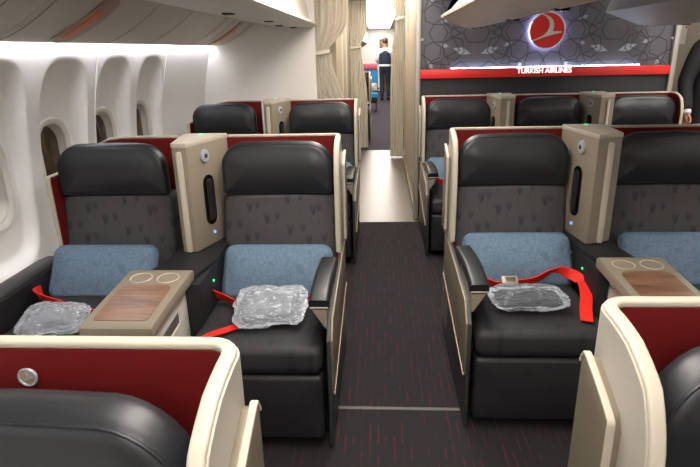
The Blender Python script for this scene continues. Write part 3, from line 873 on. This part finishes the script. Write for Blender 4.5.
# ------------------------------------------------------------------ privacy dividers
def divider(cx, Y, foot, facing, label):
    """foot: plan corners; facing +1: handset on the +x face, -1: on the -x face"""
    t = thing('privacy_divider', label, 'divider', (cx, Y, 0), 0, 'beige dividers between seats')
    bl, fl, fr_, br = foot
    bd = bmesh.new(); prism(bd, [bl, fl, fr_, br], 'z', .656, 1.166, .007)
    obj('body', bd, 'beige', t)
    bd = bmesh.new(); ins = .004
    c = [Vector(p) for p in foot]; mid = sum(c, Vector((0, 0)))/4
    prism(bd, [tuple(mid + (p-mid)*1.015) for p in c], 'z', 1.150, 1.172, .005)
    obj('cap', bd, 'beige_l', t)
    # face frame
    a, b = (Vector(fr_), Vector(br)) if facing > 0 else (Vector(fl), Vector(bl))
    d = (b-a); ln = d.length; d.normalize(); nrm = Vector((d.y, -d.x))
    if nrm.x*facing < 0: nrm = -nrm
    def face_obj(name, bm_, mat, par, u, z):
        o = obj(name, bm_, mat, par)
        p = a + d*(u*ln) + nrm*.001
        m = Matrix(((d.x, 0, nrm.x, 0), (d.y, 0, nrm.y, 0), (0, 1, 0, 0), (0, 0, 0, 1)))   # local x along face, y up, z outward
        o.matrix_basis = Matrix.Translation((p.x, p.y, z)) @ m
        return o
    rl = face_obj('reading_light', cyl(bmesh.new(), (0, 0, .003), .031, .012, 'z', 24, .003), 'silver', t, .38, 1.095)
    face_obj('lamp', cyl(bmesh.new(), (0, 0, .010), .011, .004, 'z', 16), 'chrome', rl, .42, 1.095).matrix_basis = Matrix()
    def pillz(w, h, r, z0, z1):
        q = bmesh.new(); prism(q, rrp(w, h, r, 6), 'z', z0, z1, .003); return q
    hs = face_obj('handset_slot', pillz(.082, .245, .040, -.01, .004), 'gloss', t, .41, .880)
    obj('handset', pillz(.046, .205, .022, .004, .014), 'dark', hs)
    for k in range(5):
        q = bmesh.new(); cyl(q, (-.008 + .016*(k % 2), -.085 + .022*(k//2), .014), .0055, .004, 'z', 10); obj('button', q, 'darkgrey', hs)
    face_obj('call_button', cyl(bmesh.new(), (0, 0, .002), .010, .006, 'z', 16), 'silver', t, .43, .715)
    face_obj('button_light', cyl(bmesh.new(), (0, 0, .005), .006, .005, 'z', 12), 'blue', t, .43, .715)
    # sliding screen in the front edge
    e0, e1 = Vector(fl), Vector(fr_); dd = (e1-e0); w = dd.length; dd.normalize(); nf = Vector((dd.y, -dd.x))
    if nf.y > 0: nf = -nf
    sc_ = bmesh.new(); pts = rr(.024, .475, .012, .004, 0, 5, 1)
    prism(sc_, pts, 'z', -.004, .016, .004)
    o = obj('sliding_screen', sc_, 'cream', t)
    p = e0 + dd*(w*.50)
    o.matrix_basis = Matrix.Translation((p.x, p.y, .897)) @ Matrix(((dd.x, 0, nf.x, 0), (dd.y, 0, nf.y, 0), (0, 1, 0, 0), (0, 0, 0, 1)))
    # green indicator on top
    obj('indicator_light', B(mid.x-.008, mid.x+.008, -.036, -.028, 1.170, 1.175, .001), 'green', t)
    return t
FL = [(-.112, -.004), (-.066, -.31), (.004, -.315), (.106, -.004)]
FR = [(-.100, -.004), (-.052, -.37), (.075, -.31), (.100, -.004)]
divider(DVL, YL[1], FL, 1, 'beige divider left of the aisle, between the two left-block seats')
divider(DVR, YR[1], FR, -1, 'large beige divider right of the aisle, at the right')
divider(DVL, YL[2], FL, 1, 'far beige divider in front of the white bulkhead')
divider(DVR-.01, YR[2], FR, -1, 'left one of the two dividers under the patterned wall')
divider(1.78, YR[2], FR, -1, 'right one of the two dividers under the patterned wall')

# ------------------------------------------------------------------ curtains
def curtain(x0, x1, y, z0, z1, tie, side, label, folds=6, amp=.028, pinch=.35):
    t = thing('curtain', label, 'curtain', ((x0+x1)/2, y, 0), 0, 'beige cabin curtains')
    W = x1-x0; nx, nz_ = 90, 60; bm = bmesh.new(); G = []
    for i in range(nx+1):
        u = i/nx; row = []
        for j in range(nz_+1):
            z = z0 + (z1-z0)*j/nz_
            g = math.exp(-((z-tie)/.16)**2) if z > tie else math.exp(-((z-tie)/.45)**2)*.85 + .0
            k = 1 - (1-pinch)*g
            top = max(0, (z-tie)/(z1-tie))
            x = (u-.5)*W*k + side*W*.5*(1-k)
            yy = amp*(1-.5*g)*math.sin(u*folds*2*PI + .6*math.sin(z*2.1)) + .010*noise.noise(Vector((u*7, z*2, x0)))
            row.append(bm.verts.new((x, yy, z)))
        G.append(row)
    for i in range(nx):
        for j in range(nz_): bm.faces.new((G[i][j], G[i+1][j], G[i+1][j+1], G[i][j+1]))
    bmesh.ops.solidify(bm, geom=bm.faces[:], thickness=.003)
    obj('cloth', bm, 'curtain', t, 80)
    xm = side*W*.5*(1-pinch); hw = W*.5*pinch + .012
    ring = [(xm + hw*math.cos(a), .045*math.sin(a), tie + .012*math.cos(a)) for a in [2*PI*i/24 for i in range(24)]]
    obj('tieback', sweep(bmesh.new(), ring, rrp(.010, .035, .004), closed=True), 'curtain', t)
    obj('rail', B(-W/2-.02, W/2+.02, -.02, .02, z1, z1+.03, .004), 'post', t)
curtain(-.66, -.30, 5.52, .02, 2.25, 1.53, -1, 'near beige curtain tied back at the end of the white bulkhead', 5, .020, .42)
curtain(-.50, -.215, 8.95, .02, 2.25, 1.58, -1, 'far beige tied curtain on the left side of the passage', 6, .018, .62)
curtain(.135, .325, 8.15, .02, 2.25, 1.95, 1, 'beige curtain hanging on the right side of the passage', 6, .018, .6)

# ------------------------------------------------------------------ next cabin
def eco(x, y, label):
    t = thing('economy_seat', label, 'seat', (x, y, 0), 0, 'blue seats in the rear cabin')
    obj('backrest', pad(bmesh.new(), .44, .62, .09, .06, .03, .03, .01, mtx=Matrix.Translation((0, 0, .78))), 'ecoblue', t)
    obj('headrest_cover', pad(bmesh.new(), .42, .16, .12, .05, .03, .03, .01, mtx=Matrix.Translation((0, .01, 1.12))), 'pink', t)
    obj('seat_cushion', pad(bmesh.new(), .44, .46, .12, .03, .03, .03, .01, mtx=Matrix.Translation((0, -.24, .36)) @ Matrix.Rotation(-PI/2, 4, 'X')), 'ecoblue', t)
    obj('seat_base', B(-.20, .20, -.44, -.02, .22, .36, .01), 'dark', t)
    for sx in (-.17, .17):
        obj('leg', B(sx-.02, sx+.02, -.42, -.08, 0, .23, .005), 'darkgrey', t)
        obj('armrest', B(sx*1.32-.025, sx*1.32+.025, -.40, .0, .56, .60, .01), 'dark', t)
eco(-.30, 14.9, 'blue seat beside the aisle, just left of the walking man')
pb = obj('pillow', pad(bmesh.new(), .24, .22, .08, .05, .05, .03, .02), 'beige_l'); pb.location = (-.22, 14.72, .60); pb.rotation_euler = (-.3, 0, 0)
tag(pb, 'pale pillow on the blue seat in the rear cabin', 'pillow')
t = thing('overhead_bin', 'pale overhead bin in the rear cabin above the left-hand seats', 'overhead bin', (0, 9.4, 0))
obj('bucket', prism(bmesh.new(), [(-1.5, 1.62), (-.55, 1.62), (-.42, 1.72), (-.42, 2.0), (-.6, 2.299), (-1.6, 2.299)], 'y', 0, 8.5), 'soffit', t)
obj('door', prism(bmesh.new(), [(-.425, 1.72), (-.405, 1.72), (-.405, 2.0), (-.425, 2.0)], 'y', .1, 8.4), 'bulk', t)
t = thing('teal_locker', 'narrow teal locker high beside the aisle in the rear cabin', 'locker', (.46, 11.2, 0))
obj('body', B(-.10, .3, 0, 1.2, 1.35, 2.12, .01), 'tealbin', t)
obj('door', B(-.112, -.10, .05, 1.15, 1.4, 2.1, .004), 'ecoblue', t)
obj('stand', B(-.02, .3, 0.05, 1.15, 0, 1.35, .01), 'galley', t)
d1 = thing('door_1', None, None, (.1, 21.99, 0)); d1['kind'] = 'structure'
obj('leaf', B(-.16, .16, -.02, 0, 0, 1.9, .004), 'browndoor', d1)
obj('handle', B(.10, .14, -.04, -.02, .95, 1.05, .004), 'chrome', d1)

# galley wall and fittings past the right end of the patterned wall
t = thing('galley_cabinet', 'beige galley cabinet behind the person in the black suit', 'cabinet', (3.4, 6.4, 0))
obj('body', B(-.80, .90, 0, .5, 0, 2.25, .01), 'galley', t)
obj('upper_door', B(-.74, .1, -.012, 0, 1.50, 2.2, .004), 'galley', t)
obj('lower_door', B(-.74, .1, -.012, 0, .75, 1.485, .004), 'galley', t)
obj('latch', B(-.72, -.58, -.03, -.012, 1.14, 1.18, .004), 'dark', t)
pn = obj('notice_plate', B(-.25, -.14, -.018, -.012, 1.53, 1.73, .003), 'frame', t)
for k, (x, z) in enumerate(((-.155, 1.70), (-.235, 1.56))): obj('screw', B(x-.006, x+.006, -.022, -.018, z-.012, z+.012), 'dark', pn)
tp_ = thing('wall_stud', 'small white knob on the left edge of the patterned wall', 'knob', (.355, 5.03, 1.62), 0, 'white knobs on the edges of the patterned wall')
obj('knob', cyl(bmesh.new(), (0, 0, 0), .012, .02, 'y', 14, .003), 'white', tp_)
dup(tp_, (2.46, 5.03, 1.585), 0, 'small white knob on the right edge of the patterned wall')

# ------------------------------------------------------------------ people
def skin_obj(name, chains, mat, parent, sub=2, root=None):
    """chains: lists of (x,y,z,r); equal points are shared"""
    vs, rs, es, key = [], [], [], {}
    def vid(p):
        k = tuple(round(c, 4) for c in p[:3])
        if k not in key: key[k] = len(vs); vs.append(p[:3]); rs.append(p[3])
        return key[k]
    for c in chains:
        ids = [vid(p) for p in c]
        es += list(zip(ids, ids[1:]))
    me = bpy.data.meshes.new(name); me.from_pydata(vs, es, []); me.update()
    o = bpy.data.objects.new(name, me); COL.objects.link(o)
    sk = o.modifiers.new('skin', 'SKIN'); sk.use_smooth_shade = True
    for i, r in enumerate(rs):
        me.skin_vertices[0].data[i].radius = r if isinstance(r, tuple) else (r, r)
    me.skin_vertices[0].data[0].use_root = True
    sb = o.modifiers.new('sub', 'SUBSURF'); sb.levels = sub; sb.render_levels = sub
    bpy.context.view_layer.update()
    dg = bpy.context.evaluated_depsgraph_get()
    m2 = bpy.data.meshes.new_from_object(o.evaluated_get(dg)); bpy.data.objects.remove(o)
    for p in m2.polygons: p.use_smooth = True
    m2.materials.clear(); m2.materials.append(M[mat])
    o = bpy.data.objects.new(name, m2); COL.objects.link(o); o.parent = parent
    return o
def hand_chains(w, d, thumb, s=1.):
    """w: wrist point, d: direction of the hand, thumb: sideways direction"""
    w = Vector(w); d = Vector(d).normalized(); th = Vector(thumb).normalized(); nrm = d.cross(th)
    palm = w + d*.05*s; ch = [[(*w, .022*s), (*palm, .026*s)]]
    for k, ln in enumerate((.072, .080, .074, .058)):
        off = th*(.026 - .0175*k)*s
        a = palm + d*.03*s + off; b = a + d*ln*.5*s + nrm*.006*s; c = a + d*ln*.92*s + nrm*.024*s
        ch.append([(*palm, .026*s), (*a, .0095*s), (*b, .0085*s), (*c, .0065*s)])
    a = w + d*.025*s + th*.030*s; b = a + d*.035*s + th*.022*s; c = b + d*.030*s + nrm*.01*s
    ch.append([(*w, .022*s), (*a, .012*s), (*b, .010*s), (*c, .0075*s)])
    return ch
def person(loc, rz, label, P, dress):
    t = thing('person', label, 'person', loc, rz)
    sh, el, wr, hd_ = P['shoulder'], P['elbow'], P['wrist'], P['hand']
    pel = (0, 0, .95, (.15, .105)); ch = [[pel, (0, 0, 1.10, (.135, .095)), (0, 0, 1.28, (.155, .105)), (0, 0, 1.40, (.125, .085)), (0, 0, 1.47, (.055, .058)), (0, -.01, 1.55, (.052, .056)), (0, -.015, 1.60, (.068, .082)), (0, -.015, 1.68, (.078, .095)), (0, -.008, 1.755, (.055, .066))]]
    for s in (-1, 1):
        k, a, f_ = P['leg'][s]
        ch.append([pel, (s*.09, 0, .88, .085), (*k, .058), (*a, .042), (*f_, .036)])
        S0 = (s*sh[0], sh[1], sh[2]); e = el[s]; w = wr[s]
        ch.append([(0, 0, 1.40, (.125, .085)), (*S0, .058), (*e, .042), (*w, .026)])
        ch += hand_chains(w, hd_[s], (0, -1, 0) if abs(hd_[s][1]) < .7 else (-s, 0, 0))
    body = skin_obj('body', ch, 'skin', t, 2)
    for name, mat, chs in dress(sh, el, wr, P): skin_obj(name, chs, mat, t, 2)
    hb = bmesh.new(); bmesh.ops.create_icosphere(hb, subdivisions=3, radius=1)
    for v in hb.verts:
        c = v.co; x, y, z = c.x*.088, c.y*.104, c.z*.095
        if c.y < -.25 and c.z < .35: y *= .55; z = max(z, .03) if c.y < -.5 else z
        v.co = Vector((x, y + .012, z + 1.71))
    obj('hair', hb, 'hair', t, 80)
    for s in (-1, 1):
        q = bmesh.new(); bmesh.ops.create_uvsphere(q, u_segments=10, v_segments=6, radius=.011); bmesh.ops.translate(q, vec=(s*.031, -.090, 1.665), verts=q.verts[:]); obj('eye', q, 'shirt', t, 80)
        q = bmesh.new(); bmesh.ops.create_uvsphere(q, u_segments=10, v_segments=8, radius=1); bmesh.ops.transform(q, matrix=Matrix.Translation((s*.080, -.01, 1.645)) @ Matrix.Diagonal((.012, .02, .032, 1)), verts=q.verts[:]); obj('ear', q, 'skin', t, 80)
    q = bmesh.new(); prism(q, [(-.118, 1.615), (-.095, 1.66), (-.085, 1.615)], 'x', -.013, .013, .004); obj('nose', q, 'skin', t)
    obj('mouth', B(-.024, .024, -.100, -.088, 1.583, 1.593, .004), 'pink', t)
    return t
def shoes(P):
    return [('shoe', 'gloss', [[(P['leg'][s][1][0], P['leg'][s][1][1]+.06, .055, .050), (P['leg'][s][1][0], P['leg'][s][1][1], .055, .058), (P['leg'][s][2][0], P['leg'][s][2][1], .047, .054), (P['leg'][s][2][0], P['leg'][s][2][1]-.09, .040, .044), (P['leg'][s][2][0], P['leg'][s][2][1]-.12, .036, .03)]]) for s in (-1, 1)]
def trousers(P, mat, top=1.08):
    pel = (0, 0, .95, (.185, .135))
    return ('trousers', mat, [[pel, (0, 0, 1.03, (.182, .135)), (0, 0, top, (.178, .132))]] + [[pel, (s*.09, 0, .87, .105), (*P['leg'][s][0], .078), (P['leg'][s][1][0], P['leg'][s][1][1], .16, .062), (P['leg'][s][1][0], P['leg'][s][1][1], .07, .060)] for s in (-1, 1)])
def upper(sh, el, wr, zb, rx, ry, neck, full):
    """coat, shirt or waistcoat: trunk with shoulder yoke, and sleeves when full"""
    T = [(0, 0, zb - .05, (rx, ry)), (0, 0, zb + .04, (rx, ry)), (0, 0, 1.12, (rx*.97, ry*.97)), (0, 0, 1.28, (rx*1.03, ry*1.0)), (0, 0, 1.40, (rx*.92, ry*.92)), (0, .002, 1.475, (neck*1.25, neck*1.2)), (0, .002, 1.515, (neck, neck))]
    ch = [T]
    for s in (-1, 1):
        a = [T[4], (s*sh[0]*.72, sh[1], sh[2]+.012, ry*.72)]
        if full:
            w = Vector(wr[s]); e = Vector(el[s])
            a += [(s*sh[0], sh[1], sh[2], .080), (*el[s], .064), (*(w*.80 + e*.20), .052), (*(w*.95 + e*.05), .048)]
        ch.append(a)
    return ch
def dress_suit(sh, el, wr, P):
    sf = [[(0, -.085, 1.49, (.05, .03)), (0, -.128, 1.34, (.042, .018)), (0, -.138, 1.15, (.02, .012)), (0, -.138, 1.10, (.008, .008))]]
    cuffs = [[(*(Vector(wr[s])*.85 + Vector(el[s])*.15), .040), (*wr[s], .038), (*(Vector(wr[s])*1.06 - Vector(el[s])*.06), .036)] for s in (-1, 1)]
    return [('jacket', 'suit', upper(sh, el, wr, .84, .195, .145, .066, True)), ('shirt_front', 'shirt', sf), trousers(P, 'suit')] + [('cuff', 'shirt', [c]) for c in cuffs] + shoes(P)
def dress_vest(sh, el, wr, P):
    belt_ = [('apron_band', 'shirt', [[(0, 0, .97, (.200, .150)), (0, 0, .99, (.202, .152)), (0, 0, 1.03, (.202, .152)), (0, 0, 1.05, (.200, .150))]])]
    return [('shirt', 'shirt', upper(sh, el, wr, .98, .178, .130, .064, True)), ('waistcoat', 'navy', upper(sh, el, wr, 1.00, .196, .146, .05, False)[:1]), trousers(P, 'navy')] + belt_ + shoes(P)
PW = dict(shoulder=(.185, 0, 1.41), elbow={-1: (-.25, -.03, 1.16), 1: (.25, -.03, 1.16)}, wrist={-1: (-.19, -.22, 1.05), 1: (.19, -.22, 1.05)}, hand={-1: (.3, -1, 0), 1: (-.3, -1, 0)},
          leg={-1: ((-.095, -.05, .50), (-.10, .04, .09), (-.10, -.09, .05)), 1: ((.09, .0, .50), (.095, .10, .09), (.095, -.03, .05))})
walk_ = person((.125, 18.0, 0), PI, 'person in navy waistcoat and white sleeves walking away down the aisle', PW, dress_vest)
walk_.scale = (1.05, 1.05, 1.05)
PS = dict(shoulder=(.19, 0, 1.41), elbow={-1: (-.265, .03, 1.13), 1: (.27, .02, 1.13)}, wrist={-1: (-.275, -.06, .89), 1: (.27, -.06, .89)}, hand={-1: (-.02, -.12, -1), 1: (0, -.12, -1)},
          leg={-1: ((-.10, -.01, .50), (-.11, .03, .09), (-.12, -.10, .05)), 1: ((.10, -.01, .50), (.11, .03, .09), (.12, -.10, .05))})
suit_ = person((3.045, 5.35, 0), .25, 'person in black suit standing at the right edge by the patterned wall', PS, dress_suit)
suit_.scale = (1.06, 1.06, 1.06)

# ------------------------------------------------------------------ light and colour
w = bpy.data.worlds.new('World'); scene.world = w; w.use_nodes = True
w.node_tree.nodes['Background'].inputs[0].default_value = (.5, .5, .5, 1); w.node_tree.nodes['Background'].inputs[1].default_value = .1
vs_ = scene.view_settings
scene.display_settings.display_device = 'sRGB'
vs_.view_transform = 'Standard'; vs_.look = 'None'; vs_.exposure = 0; vs_.gamma = 1; vs_.use_curve_mapping = False
